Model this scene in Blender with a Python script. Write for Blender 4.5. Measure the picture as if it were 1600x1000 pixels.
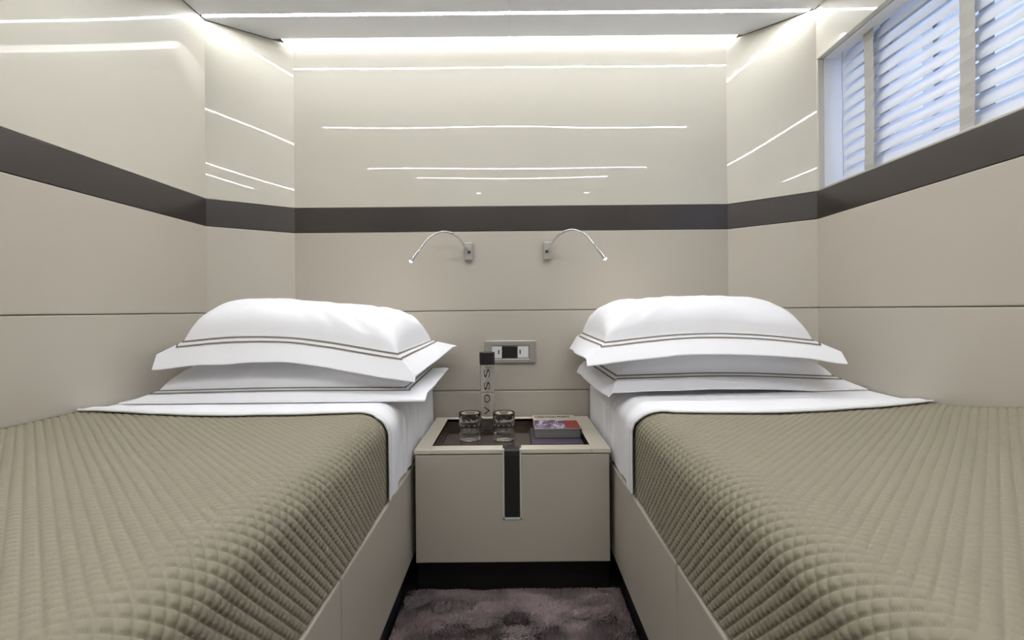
import bpy, bmesh, math
import numpy as np
from mathutils import Vector, Matrix

scene = bpy.context.scene
for o in list(bpy.data.objects):
    bpy.data.objects.remove(o, do_unlink=True)

# ------------------------------------------------------------------ camera
EYE = 0.92
cam_data = bpy.data.cameras.new('camera')
cam_data.sensor_width = 36.0
cam_data.lens = 755.0 / 1600.0 * 36.0
cam_data.shift_y = -15.65 / 1600.0
cam_data.clip_start = 0.02
cam = bpy.data.objects.new('camera', cam_data)
cam.matrix_world = Matrix.Translation((0, 0, EYE)) @ Matrix.Rotation(math.pi / 2, 4, 'X') @ Matrix.Rotation(-0.0091, 4, 'Z')
scene.collection.objects.link(cam)
scene.camera = cam

# ------------------------------------------------------------------ world, exposure
world = bpy.data.worlds.new('daylight')
scene.world = world
world.use_nodes = True
bg = world.node_tree.nodes['Background']
bg.inputs['Color'].default_value = (0.56, 0.68, 1.0, 1)
bg.inputs['Strength'].default_value = 4.4
scene.view_settings.view_transform = 'Standard'
scene.view_settings.look = 'None'
scene.view_settings.gamma = 1.0
scene.view_settings.use_curve_mapping = False
scene.view_settings.exposure = 0.46
STRIP = 88.0        # radiance of the LED strips
COVE = 4.5         # radiance of the cove LED above the headboard wall

# ------------------------------------------------------------------ helpers
COL = scene.collection


def lin(r, g, b):
    f = lambda c: (c / 255 / 12.92) if c / 255 <= 0.04045 else ((c / 255 + 0.055) / 1.055) ** 2.4
    return (f(r), f(g), f(b), 1.0)


def mat(name, col, rough=0.5, metal=0.0, coat=0.0, coat_rough=0.03, spec=0.5, emis=None, emis_s=0.0,
        noise=None, bump=None, sheen=0.0, wave=None):
    """noise=(scale, amount) colour mottling; bump=(scale, strength, distance); wave: bump on the coat only"""
    m = bpy.data.materials.new(name)
    m.use_nodes = True
    nt = m.node_tree
    p = nt.nodes['Principled BSDF']
    p.inputs['Base Color'].default_value = col
    p.inputs['Roughness'].default_value = rough
    p.inputs['Metallic'].default_value = metal
    p.inputs['Coat Weight'].default_value = coat
    p.inputs['Coat Roughness'].default_value = coat_rough
    p.inputs['Specular IOR Level'].default_value = spec
    p.inputs['Sheen Weight'].default_value = sheen
    if emis:
        p.inputs['Emission Color'].default_value = emis
        p.inputs['Emission Strength'].default_value = emis_s
    tc = nt.nodes.new('ShaderNodeTexCoord')
    if noise:
        n = nt.nodes.new('ShaderNodeTexNoise')
        n.inputs['Scale'].default_value = noise[0]
        n.inputs['Detail'].default_value = 5
        nt.links.new(tc.outputs['Object'], n.inputs['Vector'])
        mx = nt.nodes.new('ShaderNodeMix')
        mx.data_type = 'RGBA'
        k = noise[1]
        mx.inputs[6].default_value = (col[0] * (1 - k), col[1] * (1 - k), col[2] * (1 - k), 1)
        mx.inputs[7].default_value = (min(1, col[0] * (1 + k)), min(1, col[1] * (1 + k)), min(1, col[2] * (1 + k)), 1)
        nt.links.new(n.outputs['Fac'], mx.inputs[0])
        nt.links.new(mx.outputs[2], p.inputs['Base Color'])
    for spec_, sock in ((bump, 'Normal'), (wave, 'Coat Normal')):
        if spec_:
            n = nt.nodes.new('ShaderNodeTexNoise')
            n.inputs['Scale'].default_value = spec_[0]
            n.inputs['Detail'].default_value = 3 if sock == 'Normal' else 0
            nt.links.new(tc.outputs['Object'], n.inputs['Vector'])
            b = nt.nodes.new('ShaderNodeBump')
            b.inputs['Strength'].default_value = spec_[1]
            b.inputs['Distance'].default_value = spec_[2]
            nt.links.new(n.outputs['Fac'], b.inputs['Height'])
            nt.links.new(b.outputs['Normal'], p.inputs[sock])
    return m


def glass_mat(name, col=(1, 1, 1, 1), ior=1.45):
    m = bpy.data.materials.new(name)
    m.use_nodes = True
    p = m.node_tree.nodes['Principled BSDF']
    p.inputs['Base Color'].default_value = col
    p.inputs['Roughness'].default_value = 0.0
    p.inputs['IOR'].default_value = ior
    p.inputs['Transmission Weight'].default_value = 1.0
    return m


def pane_mat(name):
    m = bpy.data.materials.new(name)
    m.use_nodes = True
    nt = m.node_tree
    nt.nodes.clear()
    out = nt.nodes.new('ShaderNodeOutputMaterial')
    mix = nt.nodes.new('ShaderNodeMixShader')
    tr = nt.nodes.new('ShaderNodeBsdfTransparent')
    tr.inputs['Color'].default_value = (0.93, 0.96, 0.97, 1)
    gl = nt.nodes.new('ShaderNodeBsdfGlossy')
    gl.inputs['Roughness'].default_value = 0.01
    fr = nt.nodes.new('ShaderNodeFresnel')
    fr.inputs['IOR'].default_value = 1.45
    nt.links.new(fr.outputs[0], mix.inputs[0])
    nt.links.new(tr.outputs[0], mix.inputs[1])
    nt.links.new(gl.outputs[0], mix.inputs[2])
    nt.links.new(mix.outputs[0], out.inputs['Surface'])
    return m


def translucent_mat(name, col, t):
    m = bpy.data.materials.new(name)
    m.use_nodes = True
    nt = m.node_tree
    p = nt.nodes['Principled BSDF']
    p.inputs['Base Color'].default_value = col
    p.inputs['Roughness'].default_value = 0.4
    tl = nt.nodes.new('ShaderNodeBsdfTranslucent')
    tl.inputs['Color'].default_value = col
    mix = nt.nodes.new('ShaderNodeMixShader')
    mix.inputs[0].default_value = t
    nt.links.new(p.outputs[0], mix.inputs[1])
    nt.links.new(tl.outputs[0], mix.inputs[2])
    nt.links.new(mix.outputs[0], nt.nodes['Material Output'].inputs['Surface'])
    return m


M = {}
M['lacquer'] = mat('cream_lacquer', lin(200, 196, 182), 0.45, coat=1.0, coat_rough=0.02, wave=(2.2, 0.35, 0.010), noise=(1.5, 0.02))
M['leather'] = mat('taupe_leather', lin(184, 177, 164), 0.5, noise=(2.0, 0.02), bump=(420, 0.12, 0.001))
M['band'] = mat('dark_wenge_band', lin(50, 43, 41), 0.3, coat=0.6, coat_rough=0.12, noise=(30, 0.12))
M['gap'] = mat('backing', lin(120, 112, 100), 0.7)
M['ceiling'] = mat('ceiling_leather', lin(238, 240, 245), 0.45, bump=(420, 0.1, 0.001))
M['black'] = mat('black_toe_kick', lin(26, 25, 25), 0.45)
M['strap'] = mat('black_leather', lin(34, 33, 31), 0.45, bump=(500, 0.15, 0.001))
M['ivory'] = mat('ivory_frame', lin(212, 205, 188), 0.4)
M['tray'] = mat('dark_wood_tray', lin(58, 46, 38), 0.22, coat=0.5, noise=(25, 0.2))
M['trim'] = mat('light_metal_trim', lin(190, 190, 182), 0.35, metal=0.6)
M['reveal'] = mat('white_window_reveal', lin(232, 232, 232), 0.3)
M['lining'] = mat('pale_lining', lin(205, 208, 200), 0.4)
M['chrome'] = mat('brushed_chrome', lin(205, 205, 205), 0.22, metal=1.0)
M['satin'] = mat('satin_silver', lin(180, 178, 172), 0.35, metal=0.5)
M['white_plastic'] = mat('white_plastic', lin(225, 224, 222), 0.4)
M['dark_plastic'] = mat('dark_plastic', lin(30, 30, 32), 0.35)
M['quilt'] = mat('taupe_quilted_cotton', lin(140, 133, 113), 0.75, noise=(6, 0.03), sheen=0.08, bump=(900, 0.15, 0.0005))
M['linen'] = mat('white_cotton', lin(245, 245, 248), 0.8, bump=(60, 0.12, 0.003), sheen=0.05)
M['stitch'] = mat('taupe_embroidery', lin(128, 120, 108), 0.8)
M['pale_stitch'] = mat('pale_grey_stitch', lin(198, 196, 196), 0.8)
M['glass'] = glass_mat('clear_glass')
M['pane'] = pane_mat('window_glass')
M['slat'] = translucent_mat('blind_slat_white', lin(232, 232, 234), 0.30)
M['tape'] = mat('grey_ladder_tape', lin(176, 174, 168), 0.8)
M['led'] = mat('led_diffuser', (1, 1, 1, 1), 0.5, emis=(0.97, 0.98, 1.0, 1), emis_s=STRIP)
M['led_head'] = mat('led_diffuser_dimmed', (1, 1, 1, 1), 0.5, emis=(0.97, 0.98, 1.0, 1), emis_s=STRIP * 0.55)
M['led_cove'] = mat('led_cove', (1, 1, 1, 1), 0.5, emis=(0.98, 0.98, 1.0, 1), emis_s=COVE)
M['led_tip'] = mat('led_reading_tip', (1, 1, 1, 1), 0.5, emis=(1.0, 0.93, 0.80, 1), emis_s=25)
M['led_spot'] = mat('led_downlight', (1, 1, 1, 1), 0.5, emis=(1.0, 0.98, 0.95, 1), emis_s=22)
M['floor'] = mat('dark_floor', lin(52, 44, 46), 0.8)
M['door'] = mat('door_veneer', lin(150, 138, 122), 0.35)
M['page'] = mat('grey_page_edges', lin(132, 132, 130), 0.7)
M['cover_cream'] = mat('cream_cover', lin(206, 196, 176), 0.4)
M['cover_dark'] = mat('charcoal_cover', lin(48, 48, 50), 0.35)
M['purple'] = mat('dull_purple_cover', lin(92, 76, 94), 0.4)
M['red'] = mat('red_print', lin(150, 50, 50), 0.4)
M['ink'] = mat('black_ink', lin(20, 20, 20), 0.5)
M['cap'] = mat('black_cap', lin(28, 28, 26), 0.4)


def tag(o, label=None, cat=None, group=None, kind=None):
    if label: o['label'] = label
    if cat: o['category'] = cat
    if group: o['group'] = group
    if kind: o['kind'] = kind
    return o


def link(name, me, material, parent=None, smooth=False):
    o = bpy.data.objects.new(name, me)
    COL.objects.link(o)
    if material is not None and not me.materials:
        me.materials.append(material)
    if smooth:
        me.polygons.foreach_set('use_smooth', [True] * len(me.polygons))
    if parent:
        o.parent = parent
        o.matrix_parent_inverse = Matrix.Translation(-parent.location) if parent.rotation_euler == Matrix().to_euler() else parent.matrix_basis.inverted()
    return o


def empty(name, loc):
    o = bpy.data.objects.new(name, None)
    o.empty_display_size = 0.05
    COL.objects.link(o)
    o.location = loc
    return o


def bm_obj(name, bm, material, parent=None, smooth=False):
    me = bpy.data.meshes.new(name)
    bmesh.ops.recalc_face_normals(bm, faces=bm.faces)
    bm.to_mesh(me)
    bm.free()
    return link(name, me, material, parent, smooth)


def add_box(bm, x0, x1, y0, y1, z0, z1, bevel=0.0, seg=2, mtx=None):
    r = bmesh.ops.create_cube(bm, size=1.0)
    vs = r['verts']
    for v in vs:
        v.co = Vector(((x0 + x1) / 2 + v.co.x * (x1 - x0), (y0 + y1) / 2 + v.co.y * (y1 - y0), (z0 + z1) / 2 + v.co.z * (z1 - z0)))
    if bevel > 0:
        es = list({e for v in vs for e in v.link_edges})
        rr = bmesh.ops.bevel(bm, geom=es, offset=bevel, segments=seg, affect='EDGES', profile=0.5)
        vs = list({v for f in rr['faces'] for v in f.verts} | {v for v in vs if v.is_valid})
    if mtx is not None:
        for v in vs:
            v.co = mtx @ v.co


def box(name, x0, x1, y0, y1, z0, z1, material, parent=None, bevel=0.0, seg=2, mtx=None):
    bm = bmesh.new()
    add_box(bm, x0, x1, y0, y1, z0, z1, bevel, seg, mtx)
    return bm_obj(name, bm, material, parent)


def lathe_bm(bm, prof, n=48, center=(0, 0, 0), rmod=None):
    """revolve (r, z) points; r==0 closes with a pole"""
    rings = []
    for r, z in prof:
        if r <= 1e-6:
            rings.append([bm.verts.new((center[0], center[1], center[2] + z))])
        else:
            ring = []
            for k in range(n):
                a = 2 * math.pi * k / n
                rr = r + (rmod(a, z, r) if rmod else 0)
                ring.append(bm.verts.new((center[0] + rr * math.cos(a), center[1] + rr * math.sin(a), center[2] + z)))
            rings.append(ring)
    for A, B in zip(rings[:-1], rings[1:]):
        if len(A) == 1 and len(B) == 1:
            continue
        for k in range(n):
            k2 = (k + 1) % n
            if len(A) == 1:
                bm.faces.new((A[0], B[k], B[k2]))
            elif len(B) == 1:
                bm.faces.new((A[k], B[0], A[k2]))
            else:
                bm.faces.new((A[k], A[k2], B[k2], B[k]))


def tube_bm(bm, pts, rad, n=10):
    pts = [Vector(p) for p in pts]
    rads = rad if isinstance(rad, (list, tuple)) else [rad] * len(pts)
    rings = []
    up = Vector((0.13, 0.9, 0.41)).normalized()
    for i, p in enumerate(pts):
        t = (pts[min(i + 1, len(pts) - 1)] - pts[max(i - 1, 0)]).normalized()
        a = t.cross(up).normalized()
        b = t.cross(a).normalized()
        rings.append([bm.verts.new(p + (a * math.cos(2 * math.pi * k / n) + b * math.sin(2 * math.pi * k / n)) * rads[i]) for k in range(n)])
    for A, B in zip(rings[:-1], rings[1:]):
        for k in range(n):
            bm.faces.new((A[k], A[(k + 1) % n], B[(k + 1) % n], B[k]))
    bm.faces.new(rings[0])
    bm.faces.new(rings[-1])


def grid_mesh(name, P, flip=False, extra=None, split=None):
    """P: (n, m, 3) array -> quad mesh; extra: list of further (grid) arrays joined in"""
    grids = [(P, flip)] + (extra or [])
    V, Fs, off = [], [], 0
    for G, fl in grids:
        n, m = G.shape[:2]
        idx = off + np.arange(n * m).reshape(n, m)
        q = np.stack([idx[:-1, :-1], idx[1:, :-1], idx[1:, 1:], idx[:-1, 1:]], -1).reshape(-1, 4)
        if fl:
            q = q[:, ::-1]
        V.append(G.reshape(-1, 3)); Fs.append(q); off += n * m
    V = np.concatenate(V).astype(np.float32)
    if split is not None:
        # creases follow the stitch lines: cut each quad along its lower diagonal
        Fs = np.concatenate(Fs)
        H = np.zeros(len(V)); H[:split.size] = split.ravel()
        low = (H[Fs[:, 0]] + H[Fs[:, 2]]) <= (H[Fs[:, 1]] + H[Fs[:, 3]])
        t1 = np.where(low[:, None], Fs[:, [0, 1, 2]], Fs[:, [1, 2, 3]])
        t2 = np.where(low[:, None], Fs[:, [0, 2, 3]], Fs[:, [1, 3, 0]])
        Fs = [np.concatenate([t1, t2])]
    Fs = np.concatenate(Fs).astype(np.int32)
    k = Fs.shape[1]
    me = bpy.data.meshes.new(name)
    me.vertices.add(len(V)); me.vertices.foreach_set('co', V.ravel())
    me.loops.add(Fs.size); me.loops.foreach_set('vertex_index', Fs.ravel())
    me.polygons.add(len(Fs)); me.polygons.foreach_set('loop_start', np.arange(0, Fs.size, k, dtype=np.int32))
    me.update(calc_edges=True)
    me.validate()
    me.polygons.foreach_set('use_smooth', [True] * len(me.polygons))
    return me


def vnoise(x, y, seed=0):
    """smooth value noise in [-1, 1], vectorised"""
    xi, yi = np.floor(x).astype(np.int64), np.floor(y).astype(np.int64)
    xf, yf = x - xi, y - yi
    h = lambda a, b: (((np.sin(a * 127.1 + b * 311.7 + seed * 74.7) * 43758.5453) % 1.0) * 2 - 1)
    sx, sy = xf * xf * xf * (xf * (xf * 6 - 15) + 10), yf * yf * yf * (yf * (yf * 6 - 15) + 10)
    a = h(xi, yi) * (1 - sx) + h(xi + 1, yi) * sx
    b = h(xi, yi + 1) * (1 - sx) + h(xi + 1, yi + 1) * sx
    return a * (1 - sy) + b * sy


def fbm(x, y, seed=0, oct=3):
    s, a = 0, 1.0
    for k in range(oct):
        s = s + a * vnoise(x * 2 ** k, y * 2 ** k, seed + k * 13)
        a *= 0.5
    return s


# ------------------------------------------------------------------ the room
CEIL = 2.024
Z0, Z1, Z2, ZB, ZT = 0.0, 0.587, 0.918, 1.248, 1.349      # seams of the wall panels, dark band
BACK_Y, FRONT_Y = 2.0, -1.0
LC = (-1.149, 1.82); RC = (1.133, 1.789)
SL = 0.0213
LX = lambda y: LC[0] - (LC[1] - y) * SL
RX = lambda y: RC[0] - (RC[1] - y) * SL
LF = (LX(FRONT_Y), FRONT_Y); RF = (RX(FRONT_Y), FRONT_Y)
GAP = 0.002


def wall_frame(p0, p1):
    """local x runs p0->p1 along the wall, local y points out of the room, z up"""
    d = Vector((p1[0] - p0[0], p1[1] - p0[1], 0))
    L = d.length
    d.normalize()
    n = Vector((-d.y, d.x, 0))           # left of the direction
    m = Matrix(((d.x, n.x, 0, p0[0]), (d.y, n.y, 0, p0[1]), (0, 0, 1, 0), (0, 0, 0, 1)))
    return m, L


def panel(parent, m, a0, a1, z0, z1, material, name='panel', bev=0.004, t=0.02, gap=GAP, seg=3):
    return box(name, a0 + gap / 2, a1 - gap / 2, 0.0, t, z0 + gap / 2, z1 - gap / 2, material, parent, bev, seg, m)


def build_wall(name, p0, p1, splits=(), upper=True, over=0.05):
    m, L = wall_frame(p0, p1)
    w = box(name, -0.05, L + over, 0.021, 0.07, 0, CEIL + 0.044 if upper else ZT, M['gap'], None, 0, 2, m)
    tag(w, kind='structure')
    xs = [-0.004] + list(splits) + [L + 0.004]
    for a, b in zip(xs[:-1], xs[1:]):
        panel(w, m, a, b, Z0, Z1, M['leather'], 'padded_panel')
        panel(w, m, a, b, Z1, Z2, M['leather'], 'padded_panel')
        panel(w, m, a, b, Z2, ZB, M['leather'], 'padded_panel')
    panel(w, m, -0.003, L + 0.003, ZB, ZT, M['band'], 'dark_band', 0.0015, gap=0.001)
    if upper:
        for a, b in zip(xs[:-1], xs[1:]):
            panel(w, m, a, b, ZT, CEIL, M['lacquer'], 'lacquer_panel', 0.002)
    return w, m, L


wall_left, _, _ = build_wall('wall_left', LF, LC)
build_wall('wall_back_left', LC, (-0.896, BACK_Y))
build_wall('wall_back', (-0.896, BACK_Y), (0.896, BACK_Y))
build_wall('wall_back_right', (0.896, BACK_Y), RC, over=0.02)
WY1, WY0, WZ1 = 1.776, 0.30, 1.832       # window opening
wall_right, mr, Lr = build_wall('wall_right', RC, RF, upper=False)
a_far = (RC[1] - WY1); a_near = (RC[1] - WY0)
box('backing_board', -0.05, Lr + 0.05, 0.021, 0.07, WZ1, CEIL + 0.044, M['reveal'], wall_right, 0, 2, mr)
box('backing_board', a_near + 0.021, Lr, 0.021, 0.07, ZT, WZ1, M['gap'], wall_right, 0, 2, mr)
box('backing_board', -0.05, a_far - 0.021, 0.021, 0.07, ZT, WZ1, M['gap'], wall_right, 0, 2, mr)
panel(wall_right, mr, 0, Lr, WZ1, CEIL, M['lacquer'], 'lacquer_panel', 0.003)
panel(wall_right, mr, a_near, Lr, ZT, WZ1, M['lacquer'], 'lacquer_panel', 0.003)
panel(wall_right, mr, 0, a_far, ZT, WZ1, M['lacquer'], 'lacquer_panel', 0.001, gap=0.001)

# wall behind the photographer, with the cabin door
wall_front = box('wall_front', LF[0] - 0.05, RF[0] + 0.05, FRONT_Y - 0.07, FRONT_Y - 0.021, 0, CEIL + 0.044, M['gap'])
tag(wall_front, kind='structure')
for x0, x1 in ((LF[0], -0.36), (0.36, RF[0])):
    for z0, z1, mm in ((0, Z2, 'leather'), (Z2, ZB, 'leather'), (ZT, CEIL, 'lacquer')):
        box('padded_panel', x0 + .002, x1 - .002, FRONT_Y - 0.021, FRONT_Y, z0 + .002, z1 - .002, M[mm], wall_front, 0.004)
    box('dark_band', x0 + .002, x1 - .002, FRONT_Y - 0.021, FRONT_Y, ZB, ZT, M['band'], wall_front, 0.001)
door = box('door_1', -0.35, 0.35, FRONT_Y - 0.021, FRONT_Y - 0.004, 0.005, CEIL - 0.01, M['door'], None, 0.003)
tag(door, kind='structure')
hb = bmesh.new()
tube_bm(hb, [(0.28, FRONT_Y - 0.004, 1.0), (0.28, FRONT_Y + 0.045, 1.0), (0.16, FRONT_Y + 0.045, 1.0)], 0.009, 12)
bm_obj('door_handle', hb, M['chrome'], door, True)

floor = box('floor', -1.26, 1.2, FRONT_Y - 0.07, BACK_Y + 0.07, -0.05, 0.0, M['floor'])
tag(floor, kind='structure')

# ceiling boards between the light grooves
CY_EDGE = 1.954
grooves = [1.797, 1.079, 0.252, -0.02]
GW = 0.013
ceil_ = box('ceiling', -1.28, 1.22, FRONT_Y - 0.07, BACK_Y + 0.07, CEIL + 0.045, CEIL + 0.09, M['gap'])
tag(ceil_, kind='structure')
edges = [CY_EDGE] + [v for g in grooves for v in (g + GW / 2, g - GW / 2)] + [FRONT_Y]
for k in range(0, len(edges), 2):
    y1, y0 = edges[k], edges[k + 1]
    for s in (-1, 1):
        bm = bmesh.new()
        lim = (lambda y: max(LX(y), -1.3)) if s < 0 else (lambda y: RX(y))

        def xl(y):
            if s < 0 and y > LC[1]:
                return LC[0] + (y - LC[1]) * (0.253 / 0.18) 
            if s > 0 and y > RC[1]:
                return RC[0] - (y - RC[1]) * (0.237 / 0.211)
            return lim(y)
        yc = LC[1] if s < 0 else RC[1]
        pts = [(0.0002 * s, y0), (xl(y0), y0)] + ([(xl(yc), yc)] if y0 < yc < y1 else []) + [(xl(y1), y1), (0.0002 * s, y1)]
        lo = [bm.verts.new((x, y, CEIL)) for x, y in pts]
        hi = [bm.verts.new((x, y, CEIL + 0.03)) for x, y in pts]
        bm.faces.new(lo); bm.faces.new(hi)
        for i in range(len(pts)):
            j = (i + 1) % len(pts)
            bm.faces.new((lo[i], lo[j], hi[j], hi[i]))
        bmesh.ops.bevel(bm, geom=[e for e in bm.edges if abs(e.verts[0].co.z - CEIL) < 1e-5 and abs(e.verts[1].co.z - CEIL) < 1e-5], offset=0.0018, segments=2, affect='EDGES')
        bm_obj('ceiling_panel', bm, M['ceiling'], ceil_)

# ------------------------------------------------------------------ lights of the cabin
strip_labels = ['long ceiling light strip running between the two angled corner walls',
                'long ceiling light strip across the middle of the cabin above the quilts',
                'long ceiling light strip across the cabin above the foot of the beds',
                'short ceiling light strip beside the long one above the foot of the beds']
ext = [(-1.135, 1.12), (-1.13, 1.08), (-1.13, 1.06), (-0.80, 0.80)]
for g, lab, (xa, xb) in zip(grooves, strip_labels, ext):
    e = tag(empty('ceiling_light_strip', ((xa + xb) / 2, g, CEIL)), lab, 'light strip', 'light strips let into the ceiling')
    box('channel', xa, xb, g - GW / 2 + .0005, g + GW / 2 - .0005, CEIL + 0.006, CEIL + 0.03, M['trim'], e)
    box('diffuser', xa + .004, xb - .004, g - GW / 2 + .0015, g + GW / 2 - .0015, CEIL + 0.001, CEIL + 0.0055, M['led_head' if g > 1.5 else 'led'], e, 0.001)
e = tag(empty('cove_light_strip', (0, 1.985, CEIL)), 'bright cove light strip in the slot along the top of the headboard wall', 'light strip')
box('channel', -0.93, 0.93, 1.956, 2.019, CEIL + 0.008, CEIL + 0.03, M['trim'], e)
box('diffuser', -0.925, 0.925, 1.957, 2.018, CEIL + 0.002, CEIL + 0.0075, M['led_cove'], e, 0.001)
for x, y, lab in ((-0.30, -0.52, 'small round ceiling downlight near the cabin door, on the windowless side'), (0.72, -0.58, 'small round ceiling downlight near the cabin door, on the window side')):
    e = tag(empty('ceiling_downlight', (x, y, CEIL)), lab, 'downlight', 'ceiling downlights')
    bm = bmesh.new()
    lathe_bm(bm, [(0.026, 0), (0.026, -0.003), (0.034, -0.004), (0.036, 0.0)], 32, (x, y, CEIL))
    bm_obj('ring', bm, M['chrome'], e, True)
    bm = bmesh.new()
    lathe_bm(bm, [(0, -0.002), (0.0255, -0.002), (0.0255, -0.0002), (0, -0.0002)], 32, (x, y, CEIL))
    bm_obj('lens', bm, M['led_spot'], e)

# ------------------------------------------------------------------ window and venetian blind
win = empty('window_1', (1.16, 1.04, ZT))
tag(win, kind='structure')
XO = 0.20       # depth of the opening measured from the wall face
box('sill', a_far, a_near, 0.0205, XO, ZT - 0.03, ZT - 0.001, M['reveal'], win, 0.002, 2, mr)
box('sill_edge', a_far, a_near, 0.001, 0.0205, ZT - 0.001, ZT + 0.006, M['trim'], win, 0.0015, 2, mr)
box('window_head', a_far, a_near, 0.021, XO, WZ1 + 0.06, WZ1 + 0.08, M['reveal'], win, 0.002, 2, mr)
box('jamb', a_far - 0.02, a_far, 0.021, XO, ZT, WZ1 + 0.08, M['reveal'], win, 0.002, 2, mr)
box('jamb', a_near, a_near + 0.02, 0.021, XO, ZT, WZ1 + 0.08, M['reveal'], win, 0.002, 2, mr)
bm = bmesh.new()
add_box(bm, a_far, a_near, XO - 0.03, XO - 0.005, ZT, ZT + 0.03, 0.003, 2, mr)
add_box(bm, a_far, a_near, XO - 0.03, XO - 0.005, WZ1 + 0.03, WZ1 + 0.06, 0.003, 2, mr)
add_box(bm, a_far, a_far + 0.03, XO - 0.03, XO - 0.005, ZT + 0.03, WZ1 + 0.03, 0.003, 2, mr)
add_box(bm, a_near - 0.03, a_near, XO - 0.03, XO - 0.005, ZT + 0.03, WZ1 + 0.03, 0.003, 2, mr)
bm_obj('window_frame', bm, M['trim'], win)
box('pane', a_far + 0.028, a_near - 0.028, XO - 0.02, XO - 0.014, ZT + 0.028, WZ1 + 0.032, M['pane'], win, 0, 2, mr)

blind = tag(empty('venetian_blind', (1.21, 1.04, 1.38)), 'white venetian blind with grey cloth tapes hanging in the window', 'window blind')
BD = 0.085          # blind centre, distance behind the wall face
b0, b1 = a_far + 0.018, a_near - 0.012
box('headrail', b0, b1, BD - 0.025, BD + 0.025, WZ1 + 0.028, WZ1 + 0.058, M['slat'], blind, 0.003, 2, mr)
PITCH, SW, TILT = 0.0418, 0.050, math.radians(66)
zs = [1.402 + k * PITCH for k in range(12)]
for k, z in enumerate(zs):
    bm = bmesh.new()
    N = 8
    prof = []
    for i in range(N + 1):
        c = -SW / 2 + SW * i / N
        bow = 0.0035 * (1 - (2 * c / SW) ** 2)
        # c runs from the room edge to the outer edge
        prof.append((c * math.cos(TILT) - bow * math.sin(TILT), c * math.sin(TILT) + bow * math.cos(TILT)))
    th = 0.0012
    vs = []
    for a in (b0, b1):
        top = [bm.verts.new(mr @ Vector((a, BD + py, z + pz + th))) for py, pz in prof]
        bot = [bm.verts.new(mr @ Vector((a, BD + py, z + pz))) for py, pz in prof]
        vs.append(top + bot[::-1])
    n = len(vs[0])
    for i in range(n):
        bm.faces.new((vs[0][i], vs[0][(i + 1) % n], vs[1][(i + 1) % n], vs[1][i]))
    bm.faces.new(vs[0]); bm.faces.new(vs[1])
    bm_obj('slat', bm, M['slat'], blind)
box('bottom_rail', b0, b1, BD - 0.02, BD + 0.02, 1.366, 1.380, M['slat'], blind, 0.003, 2, mr)
for yc in (1.600, 1.248, 0.80, 0.45):
    a = RC[1] - yc
    bm = bmesh.new()
    for yy in (BD - 0.0275, BD + 0.027):
        n = 24
        z0, z1 = 1.370, WZ1 + 0.03
        rows = []
        for i in range(n + 1):
            t = i / n
            wob = 0.0012 * math.sin(i * 2.1 + yc * 9)
            tap = 0.003 * (1 if yy < BD else -1) * math.sin(math.pi * t)
            rows.append((z0 + (z1 - z0) * t, yy + wob + tap))
        f = [[bm.verts.new(mr @ Vector((a + dx, py, z))) for dx in (-0.0215, 0.0215)] for z, py in rows]
        g_ = [[bm.verts.new(mr @ Vector((a + dx, py - 0.0008, z))) for dx in (-0.0215, 0.0215)] for z, py in rows]
        for i in range(n):
            bm.faces.new((f[i][0], f[i][1], f[i + 1][1], f[i + 1][0]))
            bm.faces.new((g_[i][0], g_[i][1], g_[i + 1][1], g_[i + 1][0]))
            for s in (0, 1):
                bm.faces.new((f[i][s], f[i + 1][s], g_[i + 1][s], g_[i][s]))
    bm_obj('ladder_tape', bm, M['tape'], blind)
bm = bmesh.new()
ca = RC[1] - 1.728
tube_bm(bm, [mr @ Vector((ca + 0.002 * math.sin(k * 1.3), BD - 0.029, 1.39 + k * 0.0417)) for k in range(12)], 0.0013, 6)
bm_obj('lift_cord', bm, M['tape'], blind)

# ------------------------------------------------------------------ beds
MT = 0.652           # top of the mattress
ZBASE = 0.42
RAD = 0.055
XA = {-1: 0.335, 1: 0.328}     # mattress aisle plane (abs X)
FOOT, HEAD = 0.05, 1.985


def wall_abs(sg, y):
    """distance of the bed-side wall from the middle of the cabin, chamfer included"""
    y = np.asarray(y, float)
    if sg < 0:
        w = -LX(y)
        ch = 1.149 - (y - LC[1]) * (0.253 / 0.18)
    else:
        w = RX(y)
        ch = 1.133 - (y - RC[1]) * (0.237 / 0.211)
    return np.minimum(w, ch) - 0.002


def bed_point(sg, s, y, o, zt=MT, wall_gap=0.0, o_side=None):
    """s in [0,1]: top (wall -> edge), [1,2]: rounded edge, [2,..]: metres below the edge on the side"""
    W = wall_abs(sg, y) - wall_gap - XA[sg]
    th = np.clip(s - 1, 0, 1) * math.pi / 2
    a = np.where(s < 1, W + (RAD - W) * np.clip(s, 0, 1), RAD - RAD * np.sin(th))
    z = zt - RAD + RAD * np.cos(th) - np.maximum(s - 2, 0)
    na, nz = -np.sin(th), np.cos(th)
    a = a + o * na
    z = z + o * nz
    return np.stack([sg * (XA[sg] + a), y + 0 * s, z], -1)


def bed_rise(sg, a_abs, y):
    """soft unevenness of the made bed"""
    r = 0.0035 * fbm(a_abs * 3.1 + 5 * sg, y * 2.7, 3, 2)
    if sg > 0:
        r = r + 0.042 * np.exp(-((a_abs - 1.12) / 0.15) ** 2) * np.exp(-((y - 0.98) / 0.19) ** 2)
    return r


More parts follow.
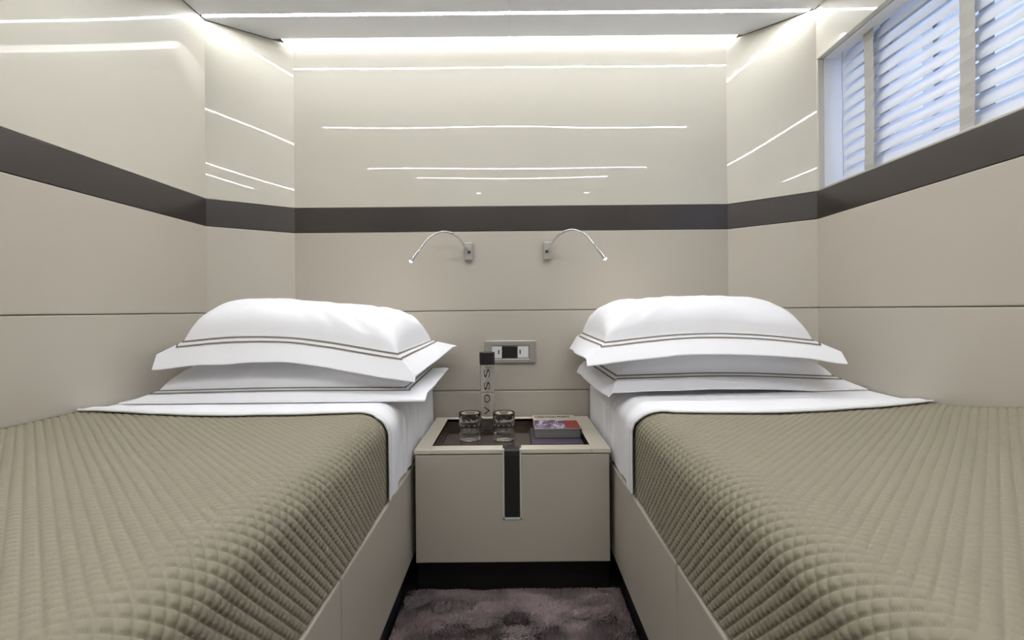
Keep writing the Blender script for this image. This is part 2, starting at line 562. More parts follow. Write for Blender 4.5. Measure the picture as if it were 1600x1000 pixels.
BED_LABEL = {-1: 'built-in single bed with taupe side panel against the windowless wall',
             1: 'built-in single bed with taupe side panel under the window'}
SIDE = {-1: 'windowless wall', 1: 'window'}
for sg in (-1, 1):
    fx = 0.324 if sg < 0 else 0.317           # face of the bed side
    e = tag(empty('bed', (sg * 0.73, 1.0, 0)), BED_LABEL[sg], 'bed', 'twin beds')
    X = lambda a, b: (min(sg * a, sg * b), max(sg * a, sg * b))
    seam = 0.905 if sg < 0 else 0.948
    for y0, y1 in ((0.03, seam - .0015), (seam + .0015, 1.975)):
        box('side_panel', *X(fx, fx + 0.022), y0, y1, 0.13, ZBASE, M['leather'], e, 0.005, 3)
    box('base', *X(fx + 0.023, 1.06), 0.03, 1.77, 0.13, ZBASE, M['leather'], e, 0.004)
    box('toe_kick', *X(fx + 0.03, fx + 0.06), 0.06, 1.55, 0.001, 0.129, M['black'], e)
    # mattress: closed loop profile
    ys = np.concatenate([np.linspace(FOOT, 1.78, 12), np.linspace(1.80, HEAD, 8)])
    ss = np.concatenate([[0.0, .3, .6], np.linspace(1, 2, 8), [2 + (MT - RAD - ZBASE - .002)]])
    S, Yg = np.meshgrid(ss, ys, indexing='ij')
    G = bed_point(sg, S, Yg, 0.0, wall_gap=0.006)
    bot = G[[-1, 0]].copy(); bot[:, :, 2] = ZBASE + .002
    G = np.concatenate([G, bot[1:], G[:1]], 0)
    me = grid_mesh('mattress', G, flip=sg > 0)
    bm = bmesh.new(); bm.from_mesh(me)
    bmesh.ops.remove_doubles(bm, verts=bm.verts, dist=1e-5)
    bmesh.ops.holes_fill(bm, edges=[ed for ed in bm.edges if ed.is_boundary], sides=0)
    bmesh.ops.recalc_face_normals(bm, faces=bm.faces)
    bm.to_mesh(me); bm.free()
    link('mattress', me, M['linen'], e)

    # ---- quilt: real diamond quilting, about 15 mm squares stitched on the bias
    P = 0.021
    st = P / 10
    ys = np.arange(math.ceil(FOOT / st), int(1.32 / st) + 1) * st
    amax = float(wall_abs(sg, ys).max()) - XA[sg]
    arc_end = RAD * math.pi / 2 + MT - RAD - ZBASE - 0.006
    arcs = np.arange(-math.ceil((amax - RAD) / st), int(arc_end / st) + 1) * st

    def quilt_point(o):
        W = wall_abs(sg, Yg) - 0.002 - XA[sg]
        th = np.clip(AR / RAD, 0, math.pi / 2)
        a = np.where(AR < 0, np.minimum(RAD - AR, W), RAD - RAD * np.sin(th)) - o * np.sin(th)
        z = MT - RAD + RAD * np.cos(th) - np.maximum(AR - RAD * math.pi / 2, 0) + o * np.cos(th)
        return np.stack([sg * (XA[sg] + a), Yg + 0 * a, z], -1)
    AR, Yg = np.meshgrid(arcs, ys, indexing='ij')
    tri = lambda q: np.abs(q - np.round(q)) * P / math.sqrt(2)          # distance to the stitch lines
    d1, d2 = tri((AR + Yg) / P), tri((AR - Yg) / P)
    puff = 0.0021 * (1 - np.exp(-d1 / 0.0013)) * (1 - np.exp(-d2 / 0.0013)) + 0.0016 * np.sqrt(np.sin(math.pi * np.clip(d1 * math.sqrt(2) / P, 0, 1)) * np.sin(math.pi * np.clip(d2 * math.sqrt(2) / P, 0, 1)))
    hang_f = np.clip((AR - RAD) / 0.05, 0, 1)
    o = 0.005 + puff + np.clip(0.004 * np.sin(Yg * 7.0 + 1.3), -0.002, 0.006) * hang_f
    G = quilt_point(o)
    A = np.abs(G[..., 0])
    G[..., 2] += bed_rise(sg, A, Yg) * np.clip(1 - AR / 0.05, 0, 1)
    inn = quilt_point(0.0008 + 0 * o)
    hem1 = np.stack([G[-1], inn[-1]], 0)
    hem2 = np.stack([inn[:, 0], G[:, 0]], 1)
    me = grid_mesh('quilt', G, flip=sg > 0, extra=[(hem1, sg > 0), (hem2, sg > 0)], split=puff)
    q = link('quilt', me, M['quilt'])
    tag(q, 'taupe diamond-quilted bedspread on the bed beside the %s' % SIDE[sg], 'quilt', 'taupe quilts')

    # ---- white top sheet folded back over the quilt
    ns, nt_ = 190, 170
    ss = np.concatenate([np.linspace(0, 1, 120, endpoint=False), np.linspace(1, 2, 20, endpoint=False), np.linspace(2, 2 + MT - RAD - ZBASE - 0.012, 50)])
    if sg < 0:
        edge = np.interp(ss, [0, .08, .25, .55, .9, 1.3, 1.8, 3], [1.285, 1.275, 1.235, 1.205, 1.215, 1.225, 1.245, 1.25])
    else:
        edge = np.interp(ss, [0, .1, .3, .5, .65, .85, 1.0, 1.3, 1.8, 3], [1.285, 1.255, 1.215, 1.18, 1.165, 1.175, 1.19, 1.22, 1.265, 1.29])
    k = np.ones(9) / 9
    edge = np.convolve(np.pad(edge, 4, mode='edge'), k, 'valid')
    edge = edge + 0.003 * vnoise(ss * 9, ss * 0 + sg, 5)
    t = np.linspace(0, 1, nt_) ** 1.25
    Yg = edge[:, None] + t[None, :] * (HEAD - 0.003 - edge[:, None])
    S = np.repeat(ss[:, None], nt_, 1)
    base = bed_point(sg, S, Yg, 0.0, wall_gap=0.004)
    A = np.abs(base[..., 0])
    dist = Yg - edge[:, None]
    cuff = np.clip(1 - (Yg - 1.32) / 0.06, 0, 1); cuff = cuff * cuff * (3 - 2 * cuff)
    o = 0.0035 + 0.0100 * cuff
    sidem = np.clip((S - 1.5) / 0.5, 0, 1)
    pl = fbm(Yg * 30, S * 1.1, 17 + sg, 2)
    ramp = np.clip((S - 1.9) / 0.2, 0, 1)
    o = o + sidem * (0.0060 + 0.0050 * pl) * (0.35 + 0.65 * np.clip((Yg - edge[:, None]) / 0.25, 0, 1))
    o = o + (1 - sidem) * 0.0010 * np.abs(fbm(A * 8, Yg * 8, 31 + sg, 3))
    G = bed_point(sg, S, Yg, o, wall_gap=0.004)
    G[..., 2] += bed_rise(sg, A, Yg) * np.clip(1 - (S - 1) / 0.58, 0, 1) * cuff
    inn = bed_point(sg, S, Yg, np.where(cuff > 0.99, o - 0.003, 0.0008), wall_gap=0.004)
    inn[..., 2] += bed_rise(sg, A, Yg) * np.clip(1 - (S - 1) / 0.58, 0, 1) * cuff
    hem1 = np.stack([inn[:, 0], G[:, 0]], 1)
    hem2 = np.stack([G[-1], inn[-1]], 0)
    me = grid_mesh('top_sheet', G, flip=sg > 0, extra=[(hem1, sg > 0), (hem2, sg > 0)])
    sh = link('top_sheet', me, M['linen'])
    tag(sh, 'white top sheet folded back over the quilt on the bed beside the %s' % SIDE[sg], 'bed sheet', 'white top sheets')
    # piped hem and a fine stitched line behind it
    bm = bmesh.new()
    tube_bm(bm, [G[i, 0] for i in range(0, len(ss))], 0.0032, 8)
    bm_obj('piped_hem', bm, M['linen'], sh, True)
    Y2 = edge + 0.016
    def at_y(i, yy):
        return np.array([np.interp(yy, Yg[i], G[i, :, c]) for c in range(3)])
    rib = []
    for w in (-0.0011, 0.0011):
        rib.append([at_y(i, Y2[i] + w) for i in range(len(ss))])
    R = np.array(rib).transpose(1, 0, 2)
    nrm = bed_point(sg, ss, Y2, 1.0) - bed_point(sg, ss, Y2, 0.0)
    R = R + nrm[:, None, :] * 0.0008
    link('stitched_line', grid_mesh('stitched_line', R, flip=sg > 0), M['pale_stitch'], sh)


# ------------------------------------------------------------------ pillows
def clamp_to_room(Pw, zmin, sg):
    x, y, z = Pw[..., 0].copy(), Pw[..., 1].copy(), Pw[..., 2].copy()
    y = np.minimum(y, BACK_Y - 0.006)
    lim = wall_abs(sg, y) - 0.004
    x = np.where(sg * x > lim, sg * lim, x)
    z = np.maximum(z, zmin)
    return np.stack([x, y, z], -1)


def make_pillow(sg, label, cx, cy, rot, w, d, fl, ring_front, ring_back, Tup, Tdn, drops, zmin, seed, crease=0.0, pu=3.4, taper=(0.0, 0.0)):
    """drops = (front, back, wall side, aisle side) fall of the flange"""
    iw, idp = w / 2 - fl, d / 2 - fl
    nu, nv = 190, 130

    def surf(u, v, side):
        au, av = np.abs(u), np.abs(v)
        fu = np.clip(au / iw, 0, 1); fv = np.clip(av / idp, 0, 1)
        f = np.clip(1 - fu ** pu, 0, 1) ** 0.42 * np.clip(1 - fv ** 2.5, 0, 1) ** 0.43
        eu = np.clip((au - iw) / fl, 0, 1); ev = np.clip((av - idp) / fl, 0, 1)
        aisle = (-sg * u) > 0                       # towards the aisle
        tv = np.clip((idp - v) / (2 * idp), 0, 1)
        du = np.where(aisle, drops[3][1] + (drops[3][0] - drops[3][1]) * tv, drops[2][1] + (drops[2][0] - drops[2][1]) * tv); dv = np.where(v < 0, drops[0], drops[1])
        nz = vnoise(u * 11 + 3, v * 11 + 7, seed)
        cu = np.sqrt(np.clip(1 - (du / fl) ** 2, 0.05, 1)); cv = np.sqrt(np.clip(1 - (dv / fl) ** 2, 0.05, 1))
        X = np.sign(u) * (np.minimum(au, iw) + eu * fl * cu)
        Y = np.sign(v) * (np.minimum(av, idp) + ev * fl * cv)
        X = X * (1 + np.where(aisle, taper[1], taper[0]) * np.maximum(v + idp, 0))
        t = np.clip((idp - v) / (2 * idp), 0, 1)
        uu = u / (w / 2)
        zf = sum(np.interp(uu + q_, *ring_front) for q_ in (-0.3, -0.2, -0.1, 0, 0.1, 0.2, 0.3)) / 7; zb_ = np.interp(uu, *ring_back)
        z = zb_ + (zf - zb_) * t
        z = z - np.maximum(du * eu, dv * ev) * (1 + 0.12 * nz) + 0.004 * nz * np.maximum(eu, ev)
        wr = 0.0075 * fbm(u * 7 + 1, v * 9, seed + 3, 3)
        # pulled folds running towards the aisle front corner
        q = (-sg * u) * 0.75 + v * 1.25
        msk = np.exp(-(((-sg * u) / iw - 0.55) / 0.35) ** 2) * np.clip(fv * 1.2, 0.2, 1)
        wr = wr + crease * msk * np.sin(q * 95 + 2.2 * vnoise(u * 8, v * 8, seed + 9))
        wr = wr * np.clip(f * 2.2, 0, 1)
        if side > 0:
            z = z + Tup * f + wr + 0.0018
        else:
            z = z - Tdn * f - 0.0018
        c, s_ = math.cos(rot), math.sin(rot)
        Pw = np.stack([cx + X * c - Y * s_, cy + X * s_ + Y * c, z], -1)
        return clamp_to_room(Pw, zmin + (0.004 if side > 0 else 0.0), sg)

    us = np.linspace(-w / 2, w / 2, nu); vs = np.linspace(-d / 2, d / 2, nv)
    U, V = np.meshgrid(us, vs, indexing='ij')
    T = surf(U, V, 1); B = surf(U, V, -1)
    rim = [(np.stack([T[0], B[0]], 0), True), (np.stack([T[-1], B[-1]], 0), False),
           (np.stack([T[:, 0], B[:, 0]], 1), False), (np.stack([T[:, -1], B[:, -1]], 1), True)]
    root = tag(empty('pillow', (cx, cy, zmin)), label, 'pillow', 'white flanged pillows')
    link('pillowcase', grid_mesh('pillowcase', T, extra=[(B, True)] + rim), M['linen'], root)
    for off in (0.004, 0.0190):
        a, b = iw + off, idp + off
        path = []
        for (p, q) in (((-a, -b), (a, -b)), ((a, -b), (a, b)), ((a, b), (-a, b)), ((-a, b), (-a, -b))):
            for k in range(80):
                tt = k / 80
                path.append((p[0] + (q[0] - p[0]) * tt, p[1] + (q[1] - p[1]) * tt))
        path.append(path[0])
        path = np.array(path)
        hw = 0.0027
        rows = []
        for kk in (-hw, hw):
            sc = np.array([(a + kk) / a, (b + kk) / b])
            pp = surf(path[:, 0] * sc[0], path[:, 1] * sc[1], 1)
            rows.append(pp)
        R = np.stack(rows, 1)
        tang = np.gradient(R[:, 0], axis=0)
        acr = R[:, 1] - R[:, 0]
        n = np.cross(acr, tang)
        n /= np.maximum(np.linalg.norm(n, axis=1, keepdims=True), 1e-9)
        n[n[:, 2] < 0] *= -1
        R = R + n[:, None] * 0.0012
        link('embroidered_line', grid_mesh('embroidered_line', R), M['stitch'], root)
    return root


ZS = MT + 0.0068
make_pillow(-1, 'white pillow with double taupe lines, lower one on the bed beside the windowless wall', -0.697, 1.650, 0.0, 0.89, 0.53, 0.075,
            ([-1, 0, 1], [0.684, 0.692, 0.688]), ([-1, 1], [0.70, 0.70]), 0.098, 0.030, (0.032, 0.01, (0.03, 0.03), (0.014, 0.012)), ZS, 2)
make_pillow(-1, 'plump white pillow with double taupe lines, upper one on the bed beside the windowless wall', -0.662, 1.655, 0.0, 0.797, 0.58, 0.080,
            ([-1, -0.85, -0.7, -0.2, 0.1, 0.8, 1], [0.822, 0.832, 0.846, 0.850, 0.845, 0.792, 0.778]), ([-1, 1], [0.85, 0.80]), 0.120, 0.012, (0.073, 0.02, (0.032, 0.03), (0.055, 0.022)), ZS, 5, crease=0.0055, pu=6.0, taper=(0.40, 0.22))
make_pillow(1, 'white pillow with double taupe lines, lower one on the bed under the window', 0.668, 1.715, 0.10, 0.87, 0.50, 0.075,
            ([-1, 0, 1], [0.712, 0.716, 0.690]), ([-1, 1], [0.74, 0.70]), 0.088, 0.030, (0.040, 0.04, (0.03, 0.03), (0.055, 0.068)), ZS, 11)
make_pillow(1, 'plump white pillow with double taupe lines, upper one on the bed under the window', 0.598, 1.675, 0.01, 0.786, 0.56, 0.078,
            ([-1, -0.8, -0.1, 0.6, 1], [0.808, 0.822, 0.848, 0.834, 0.806]), ([-1, 1], [0.83, 0.83]), 0.122, 0.014, (0.058, 0.02, (0.028, 0.03), (0.040, 0.068)), ZS, 21, crease=0.0035, pu=6.0, taper=(0.36, 0.06))

# ------------------------------------------------------------------ nightstand
NL, NR = -0.3115, 0.3045
NF, NB, NT = 1.512, 1.975, 0.484
ns = tag(empty('nightstand', (0, 1.74, 0)), 'taupe leather nightstand with ivory rim and sunken tray between the beds', 'nightstand')
TL, TR, TF, TB = -0.262, 0.246, 1.560, 1.945        # tray opening
FLOORZ = 0.452
bm = bmesh.new()
add_box(bm, NL, TL, NF, NB, NT - 0.014, NT, 0.002)
add_box(bm, TR, NR, NF, NB, NT - 0.014, NT, 0.002)
add_box(bm, TL - .0005, -0.0335, NF, TF, NT - 0.014, NT, 0.002)
add_box(bm, 0.0245, TR + .0005, NF, TF, NT - 0.014, NT, 0.002)
add_box(bm, TL - .0005, TR + .0005, TB, NB, NT - 0.014, NT, 0.002)
bm_obj('top_rim', bm, M['ivory'], ns)
bm = bmesh.new()
add_box(bm, TL, 0.0615, TF, TB, FLOORZ - 0.01, FLOORZ, 0.0008)
add_box(bm, 0.0630, TR, TF, TB, FLOORZ - 0.01, FLOORZ, 0.0008)
t_ = 0.005
add_box(bm, TL - t_, TL, TF - t_, TB + t_, FLOORZ - 0.01, NT - 0.002)
add_box(bm, TR, TR + t_, TF - t_, TB + t_, FLOORZ - 0.01, NT - 0.002)
add_box(bm, TL, -0.0335, TF - t_, TF, FLOORZ - 0.01, NT - 0.002)
add_box(bm, 0.0245, TR, TF - t_, TF, FLOORZ - 0.01, NT - 0.002)
add_box(bm, TL, TR, TB, TB + t_, FLOORZ - 0.01, NT - 0.002)
bm_obj('tray', bm, M['tray'], ns)
# front panel notched for the pull strap
bm = bmesh.new()
sx0, sx1, sz = -0.0335, 0.0245, 0.265
zt_, zb_ = NT - 0.017, 0.130
outline = [(NL + .004, zb_), (NR - .004, zb_), (NR - .004, zt_), (sx1, zt_), (sx1, sz), (sx0, sz), (sx0, zt_), (NL + .004, zt_)]
f_ = [bm.verts.new((x, NF, z)) for x, z in outline]
b_ = [bm.verts.new((x, NF + 0.02, z)) for x, z in outline]
bm.faces.new(f_); bm.faces.new(b_)
for i in range(8):
    bm.faces.new((f_[i], f_[(i + 1) % 8], b_[(i + 1) % 8], b_[i]))
bmesh.ops.bevel(bm, geom=[ed for ed in bm.edges if all(abs(v.co.y - NF) < 1e-6 for v in ed.verts)], offset=0.0025, segments=2, affect='EDGES')
bm_obj('front_panel', bm, M['leather'], ns)
box('carcass', NL + .004, NR - .004, NF + 0.021, NB, 0.130, FLOORZ - 0.0105, M['leather'], ns)
box('back_board', NL + .004, NR - .004, TB + 0.006, NB, FLOORZ - 0.0105, NT - 0.0145, M['leather'], ns)
box('toe_kick', NL, NR, NF + 0.05, NF + 0.08, 0.001, 0.129, M['black'], ns)
# metal lining of the notch
bm = bmesh.new()
w_ = 0.0045
add_box(bm, sx0, sx0 + w_, NF - 0.0012, NF + 0.018, sz, NT - 0.001)
add_box(bm, sx1 - w_, sx1, NF - 0.0012, NF + 0.018, sz, NT - 0.001)
add_box(bm, sx0, sx1, NF - 0.0012, NF + 0.018, sz, sz + 0.005)
bm_obj('notch_lining', bm, M['lining'], ns)
# strap: lies on the rim and turns down the front
bm = bmesh.new()
xa, xb = sx0 + w_ + .0006, sx1 - w_ - .0006
path = [(TF + 0.03, FLOORZ + 0.001), (TF + 0.006, FLOORZ + 0.002), (TF - 0.004, NT - 0.006), (TF - 0.012, NT - 0.002), (NF + 0.012, NT - 0.002), (NF + 0.004, NT - 0.006), (NF + 0.0015, NT - 0.02), (NF + 0.0015, sz + 0.006)]
path_in = [(TF + 0.03, FLOORZ + 0.0002), (TF + 0.002, FLOORZ + 0.0002), (TF - 0.009, NT - 0.010), (TF - 0.014, NT - 0.010), (NF + 0.014, NT - 0.010), (NF + 0.011, NT - 0.012), (NF + 0.010, NT - 0.02), (NF + 0.010, sz + 0.006)]
L_ = [[bm.verts.new((x, y, z)) for y, z in path] for x in (xa, xb)]
I_ = [[bm.verts.new((x, y, z)) for y, z in path_in] for x in (xa, xb)]
for i in range(len(path) - 1):
    bm.faces.new((L_[0][i], L_[1][i], L_[1][i + 1], L_[0][i + 1]))
    bm.faces.new((I_[0][i], I_[1][i], I_[1][i + 1], I_[0][i + 1]))
    for s in (0, 1):
        bm.faces.new((L_[s][i], L_[s][i + 1], I_[s][i + 1], I_[s][i]))
for i in (0, -1):
    bm.faces.new((L_[0][i], L_[1][i], I_[1][i], I_[0][i]))
bm_obj('pull_strap', bm, M['strap'], ns)

# ------------------------------------------------------------------ on the tray
def tumbler(x, y, label):
    R0, R1, H = 0.0375, 0.0405, 0.098

    def cut(a, z, r):
        # two rows of cut lenses and a faceted foot
        m = 0.0
        for zc, ph in ((0.068, 0.0), (0.050, 0.5)):
            dz = (z - zc) / 0.0095
            if abs(dz) < 1:
                q = (a / (2 * math.pi) * 12 + ph) % 1 - 0.5
                dd = dz * dz + (q / 0.42) ** 2
                if dd < 1:
                    m -= 0.0022 * (1 - dd)
        if 0.001 < z < 0.030:
            q = abs((a / (2 * math.pi) * 16) % 1 - 0.5) * 2
            m -= 0.0025 * q * math.sin(math.pi * (z - 0.001) / 0.029)
        return m if r > R0 - 0.001 else 0.0
    outer = [(0, 0), (R0 - 0.004, 0), (R0 - 0.0005, 0.0015)] + [(R0 + (R1 - R0) * z / H, z) for z in np.linspace(0.004, H - 0.001, 44)]
    inner = [(R1 - 0.0008, H), (R1 - 0.002, H - 0.0006)] + [(R0 - 0.0036 + (R1 - R0) * z / H, z) for z in (H - 0.004, 0.07, 0.05, 0.035, 0.026)] + [(R0 - 0.009, 0.0215), (0, 0.0205)]
    n0 = len(outer)
    bm = bmesh.new()
    lathe_bm(bm, outer + inner, 96, (x, y, FLOORZ + 0.0005), cut)
    o = bm_obj('glass_tumbler', bm, M['glass'], None, True)
    o.data.polygons.foreach_set('use_smooth', [True] * len(o.data.polygons))
    return tag(o, label, 'glass', 'cut glass tumblers')


tumbler(-0.156, 1.752, 'cut glass tumbler on the tray, farther from the books')
tumbler(-0.033, 1.750, 'cut glass tumbler on the tray, the one nearer the books')

BX, BY, BR = -0.098, 1.865, 0.0275
bt = tag(empty('water_bottle', (BX, BY, FLOORZ)), 'tall clear glass water bottle with black cap behind the tumblers', 'bottle')
bm = bmesh.new()
lathe_bm(bm, [(0, 0.0005), (BR - 0.003, 0.0005), (BR, 0.004), (BR, 0.252), (BR - 0.001, 0.256), (BR - 0.004, 0.258), (BR - 0.004, 0.27), (BR - 0.0055, 0.27), (BR - 0.0055, 0.258), (BR - 0.0022, 0.252), (BR - 0.0022, 0.012), (BR - 0.006, 0.008), (0, 0.008)], 64, (BX, BY, FLOORZ))
bm_obj('bottle_glass', bm, M['glass'], bt, True)
bm = bmesh.new()
lathe_bm(bm, [(0, 0.306), (BR + 0.001, 0.306), (BR + 0.002, 0.305), (BR + 0.002, 0.2605), (BR + 0.001, 0.2595), (BR - 0.0035, 0.2595)], 64, (BX, BY, FLOORZ))
o = bm_obj('cap', bm, M['cap'], bt)


def text_mesh(body, size=1.0, bold=0.0):
    cu = bpy.data.curves.new('lettering', 'FONT')
    cu.body = body
    cu.align_x = 'CENTER'; cu.align_y = 'CENTER'
    cu.size = size
    cu.offset = bold
    ob = bpy.data.objects.new('lettering', cu)
    COL.objects.link(ob)
    bpy.context.view_layer.update()
    dg = bpy.context.evaluated_depsgraph_get()
    me = bpy.data.meshes.new_from_object(ob.evaluated_get(dg))
    bpy.data.objects.remove(ob, do_unlink=True)
    return me


for ch, zc in zip('VOSS', (0.086, 0.132, 0.180, 0.228)):
    me = text_mesh(ch)
    n = len(me.vertices)
    co = np.zeros(n * 3); me.vertices.foreach_get('co', co); co = co.reshape(-1, 3)
    lo, hi = co.min(0), co.max(0)
    c = (co - (lo + hi) / 2)[:, :2] / (hi - lo)[:2]
    # letter rotated a quarter turn anticlockwise: its top faces left
    arc = -c[:, 1] * 0.023 / (BR + 0.0004)
    zz = c[:, 0] * 0.031 + zc
    co = np.stack([BX + (BR + 0.0004) * np.sin(arc), BY - (BR + 0.0004) * np.cos(arc), FLOORZ + zz], -1)
    me.vertices.foreach_set('co', co.ravel()); me.update()
    me.materials.clear()
    link('letter', me, M['ink'], bt)

# magazine below, book on top
mag = empty('magazine', (0.155, 1.74, FLOORZ))
tag(mag, 'thin dull purple magazine lying under the book on the tray', 'magazine')
box('pages', 0.068, 0.240, 1.652, 1.876, FLOORZ + 0.0018, FLOORZ + 0.0075, M['page'], mag)
box('cover', 0.066, 0.242, 1.650, 1.880, FLOORZ + 0.0076, FLOORZ + 0.0090, M['purple'], mag)
box('cover', 0.066, 0.242, 1.650, 1.880, FLOORZ + 0.0004, FLOORZ + 0.0017, M['purple'], mag)
bz0, bz1 = FLOORZ + 0.0092, FLOORZ + 0.044
bx0, bx1, by0, by1 = 0.078, 0.244, 1.722, 1.942
book = tag(empty('book', ((bx0 + bx1) / 2, (by0 + by1) / 2, bz0)), 'thick softcover book with printed cream, purple and red cover', 'book')
bm = bmesh.new()
for k in range(7):
    z0 = bz0 + 0.0022 + k * (bz1 - bz0 - 0.0044) / 7
    dx = 0.0008 * math.sin(k * 2.2)
    add_box(bm, bx0 + 0.002 + dx, bx1 - 0.004, by0 + 0.002 + dx, by1 - 0.003, z0 + 0.0003, z0 + (bz1 - bz0 - 0.0044) / 7 - 0.0002)
bm_obj('pages', bm, M['page'], book)
box('cover', bx0, bx1, by0, by1, bz0, bz0 + 0.002, M['cover_dark'], book, 0.0006)
box('cover', bx0, bx1, by0, by1, bz1 - 0.002, bz1, M['cover_cream'], book, 0.0006)
box('spine', bx1 - 0.003, bx1, by0, by1, bz0 + 0.002, bz1 - 0.002, M['cover_dark'], book, 0.0005)
# printed picture
m = bpy.data.materials.new('printed_collage'); m.use_nodes = True
nt = m.node_tree; p = nt.nodes['Principled BSDF']; p.inputs['Roughness'].default_value = 0.35
tc = nt.nodes.new('ShaderNodeTexCoord'); mp = nt.nodes.new('ShaderNodeMapping'); mp.inputs['Scale'].default_value = (55, 22, 1)
nz = nt.nodes.new('ShaderNodeTexNoise'); nz.inputs['Scale'].default_value = 1.0; nz.inputs['Detail'].default_value = 3
cr = nt.nodes.new('ShaderNodeValToRGB')
cr.color_ramp.elements[0].position = 0.40; cr.color_ramp.elements[0].color = lin(62, 48, 78)
cr.color_ramp.elements[1].position = 0.60; cr.color_ramp.elements[1].color = lin(214, 204, 220)
el = cr.color_ramp.elements.new(0.5); el.color = lin(140, 122, 150)
nt.links.new(tc.outputs['Object'], mp.inputs[0]); nt.links.new(mp.outputs[0], nz.inputs['Vector']); nt.links.new(nz.outputs['Fac'], cr.inputs[0]); nt.links.new(cr.outputs[0], p.inputs['Base Color'])
box('printed_picture', bx0 + 0.002, bx0 + 0.112, by0 + 0.002, by0 + 0.135, bz1, bz1 + 0.0003, m, book)
box('printed_block', bx0 + 0.112, bx1 - 0.002, by0 + 0.002, by0 + 0.125, bz1, bz1 + 0.0003, M['red'], book)
me = text_mesh('CREATION POINT', 1.0, 0.03)
n = len(me.vertices); co = np.zeros(n * 3); me.vertices.foreach_get('co', co); co = co.reshape(-1, 3)
lo, hi = co.min(0), co.max(0); c = (co - (lo + hi) / 2) / np.maximum(hi - lo, 1e-6)
co = np.stack([(bx0 + bx1) / 2 - 0.006 + c[:, 0] * 0.138, by1 - 0.034 + c[:, 1] * 0.036, np.full(n, bz1 + 0.0003)], -1)
me.vertices.foreach_set('co', co.ravel()); me.update(); me.materials.clear()
link('title', me, M['ink'], book)

# ------------------------------------------------------------------ socket plate on the wall
so = tag(empty('wall_socket', (-0.008, 1.999, 0.748)), 'silver wall plate with a dark socket and two white modules above the nightstand', 'wall socket')
px0, px1, pz0, pz1, py = -0.113, 0.097, 0.701, 0.794, 1.9995
bm = bmesh.new()
add_box(bm, px0, px1, py - 0.010, py, pz1 - 0.021, pz1, 0.003, 3)
add_box(bm, px0, px1, py - 0.010, py, pz0, pz0 + 0.018, 0.003, 3)
add_box(bm, px0, px0 + 0.028, py - 0.010, py, pz0 + 0.012, pz1 - 0.014, 0.003, 3)
add_box(bm, px1 - 0.028, px1, py - 0.010, py, pz0 + 0.012, pz1 - 0.014, 0.003, 3)
add_box(bm, px0 + 0.02, px1 - 0.02, py - 0.003, py, pz0 + 0.012, pz1 - 0.014)
bm_obj('plate', bm, M['satin'], so)
for x0, x1 in ((-0.084, -0.044), (0.022, 0.066)):
    k = box('module', x0, x1, py - 0.0075, py - 0.0032, pz0 + 0.021, pz1 - 0.024, M['white_plastic'], so, 0.001)
    xm = x0 + 0.028 if x0 < 0 else x0 + 0.010
    bm = bmesh.new()
    add_box(bm, xm - 0.0025, xm + 0.0025, py - 0.0085, py - 0.0076, 0.738, 0.756, 0.0008)
    bm_obj('indicator', bm, M['dark_plastic'], k)
bm = bmesh.new()
add_box(bm, -0.042, 0.020, py - 0.0078, py - 0.0032, pz0 + 0.021, pz1 - 0.024, 0.001)
add_box(bm, -0.036, -0.032, py - 0.0092, py - 0.0078, pz0 + 0.024, pz1 - 0.028)
bm_obj('socket_insert', bm, M['dark_plastic'], so)

# ------------------------------------------------------------------ reading lamps
def reading_lamp(sg, xb, pts, label):
    e = tag(empty('reading_lamp', (xb, 1.9995, 1.162)), label, 'reading lamp', 'gooseneck reading lamps')
    bm = bmesh.new()
    add_box(bm, xb - 0.0165, xb + 0.0165, 1.976, 1.9995, 1.126, 1.198, 0.003, 3)
    bm_obj('wall_plate', bm, M['satin'], e)
    # smooth curve through the control points
    P = [Vector(q) for q in pts]
    P2 = [P[0] * 2 - P[1]] + P + [P[-1] * 2 - P[-2]]
    curve = []
    for i in range(1, len(P2) - 2):
        for k in range(12):
            t = k / 12
            a, b, c, d = P2[i - 1], P2[i], P2[i + 1], P2[i + 2]
            curve.append(0.5 * ((2 * b) + (c - a) * t + (2 * a - 5 * b + 4 * c - d) * t * t + (3 * b - a - 3 * c + d) * t ** 3))
    curve.append(P[-1])
    bm = bmesh.new()
    tube_bm(bm, curve, [0.0036 + 0.0004 * (k % 2) for k in range(len(curve))], 12)
    bm_obj('gooseneck', bm, M['chrome'], e, True)
    bm = bmesh.new()
    tube_bm(bm, [curve[0] + Vector((0, 0.003, 0)), curve[0] + Vector((0, -0.006, 0))], 0.0065, 14)
    bm_obj('collar', bm, M['dark_plastic'], e, False)
    d = (curve[-1] - curve[-6]).normalized()
    tip = curve[-1]
    bm = bmesh.new()
    tube_bm(bm, [tip - d * 0.05, tip - d * 0.047, tip - d * 0.002, tip + d * 0.002], [0.0045, 0.0068, 0.0072, 0.0072], 20)
    bm_obj('lamp_head', bm, M['chrome'], e, False)
    bm = bmesh.new()
    tube_bm(bm, [tip + d * 0.0021, tip + d * 0.0045, tip + d * 0.0065], [0.0062, 0.0052, 0.002], 16)
    bm_obj('led_lens', bm, M['led_tip'], e, True)
    ld = bpy.data.lights.new('reading_lamp_beam', 'SPOT')
    ld.energy = 1.6; ld.spot_size = math.radians(95); ld.spot_blend = 0.9; ld.color = (1.0, 0.93, 0.84); ld.shadow_soft_size = 0.006
    lo = bpy.data.objects.new('reading_lamp_beam', ld)
    COL.objects.link(lo)
    aim = (d + Vector((0, -0.15, -0.5))).normalized()
    lo.matrix_world = Matrix.Translation(tip + d * 0.012) @ aim.to_track_quat('-Z', 'Y').to_matrix().to_4x4()
    lo.parent = e
    lo.matrix_parent_inverse = Matrix.Translation(-e.location)


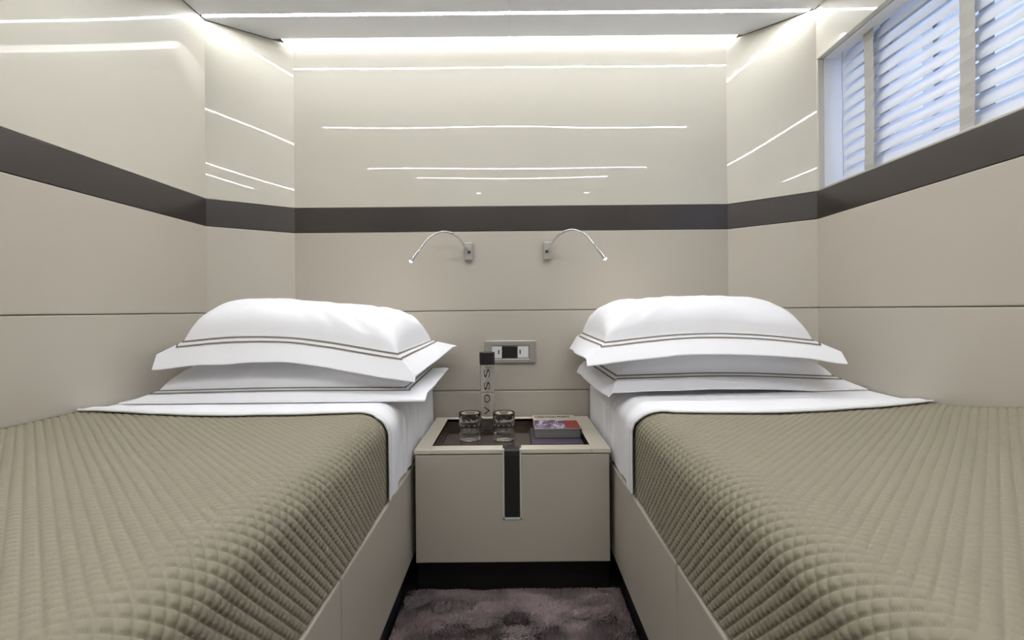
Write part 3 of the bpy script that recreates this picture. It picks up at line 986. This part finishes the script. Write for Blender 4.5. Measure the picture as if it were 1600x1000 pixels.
reading_lamp(-1, -0.1765, [(-0.1735, 1.976, 1.158), (-0.183, 1.955, 1.172), (-0.218, 1.915, 1.215), (-0.265, 1.890, 1.229), (-0.315, 1.870, 1.205), (-0.351, 1.858, 1.157), (-0.384, 1.850, 1.112)],
             'chrome gooseneck reading lamp bent towards the bed beside the windowless wall')
reading_lamp(1, 0.1475, [(0.1445, 1.976, 1.158), (0.154, 1.955, 1.172), (0.190, 1.915, 1.216), (0.238, 1.890, 1.232), (0.288, 1.870, 1.207), (0.325, 1.858, 1.160), (0.357, 1.850, 1.115)],
             'chrome gooseneck reading lamp bent towards the bed under the window')

# ------------------------------------------------------------------ carpet pile
rng = np.random.default_rng(4)
x0, x1, y0, y1 = -0.345, 0.338, 0.35, 1.553
NBL = 95000
bx = rng.uniform(x0, x1, NBL); by = rng.uniform(y0, y1, NBL)
# nearer the wall the pile is seen largest: denser there
by = y1 - (y1 - y0) * rng.uniform(0, 1, NBL) ** 1.5
ang = 3.1 * fbm(bx * 5.5, by * 5.5 * 1.6, 41, 3) + 0.5 * rng.normal(size=NBL)
lean = np.clip(0.55 + 0.5 * fbm(bx * 9, by * 12, 77, 2) + 0.12 * rng.normal(size=NBL), 0.05, 1.1)
Ln = rng.uniform(0.014, 0.022, NBL)
dx, dy = np.cos(ang) * np.sin(lean), np.sin(ang) * np.sin(lean)
dz = np.cos(lean)
wx, wy = -np.sin(ang) * 0.0016, np.cos(ang) * 0.0016
# bundle of blades: base pair, mid pair, tip
b = np.stack([bx, by, np.full(NBL, 0.0015)], -1)
wv = np.stack([wx, wy, np.zeros(NBL)], -1)
mid = b + np.stack([dx * 0.35, dy * 0.35, 0.6 * np.ones(NBL)], -1) * Ln[:, None]
tip = b + np.stack([dx, dy, dz], -1) * Ln[:, None] + np.array([0, 0, 0.002])
lim = np.array([x0, y0]), np.array([x1, y1])
for q in (mid, tip):
    q[:, 0] = np.clip(q[:, 0], x0, x1); q[:, 1] = np.clip(q[:, 1], y0, y1 + 0.006)
V = np.stack([b - wv, b + wv, mid + wv, mid - wv, tip + wv * .5, tip - wv * .5], 1).reshape(-1, 3)
i0 = (np.arange(NBL) * 6)[:, None]
Fq = np.concatenate([i0 + np.array([[0, 1, 2, 3]]), i0 + np.array([[3, 2, 4, 5]])], 1).reshape(-1, 4).astype(np.int32)
me = bpy.data.meshes.new('carpet_pile')
me.vertices.add(len(V)); me.vertices.foreach_set('co', V.astype(np.float32).ravel())
me.loops.add(Fq.size); me.loops.foreach_set('vertex_index', Fq.ravel())
me.polygons.add(len(Fq)); me.polygons.foreach_set('loop_start', np.arange(0, Fq.size, 4, dtype=np.int32))
me.update(calc_edges=True)
cp = mat('mauve_brown_pile', lin(148, 129, 130), 0.4, noise=(9, 0.25), sheen=0.4)
carpet = link('carpet', me, cp)
tag(carpet, 'glossy mauve brown shaggy carpet on the floor between the beds', 'carpet', kind='stuff')
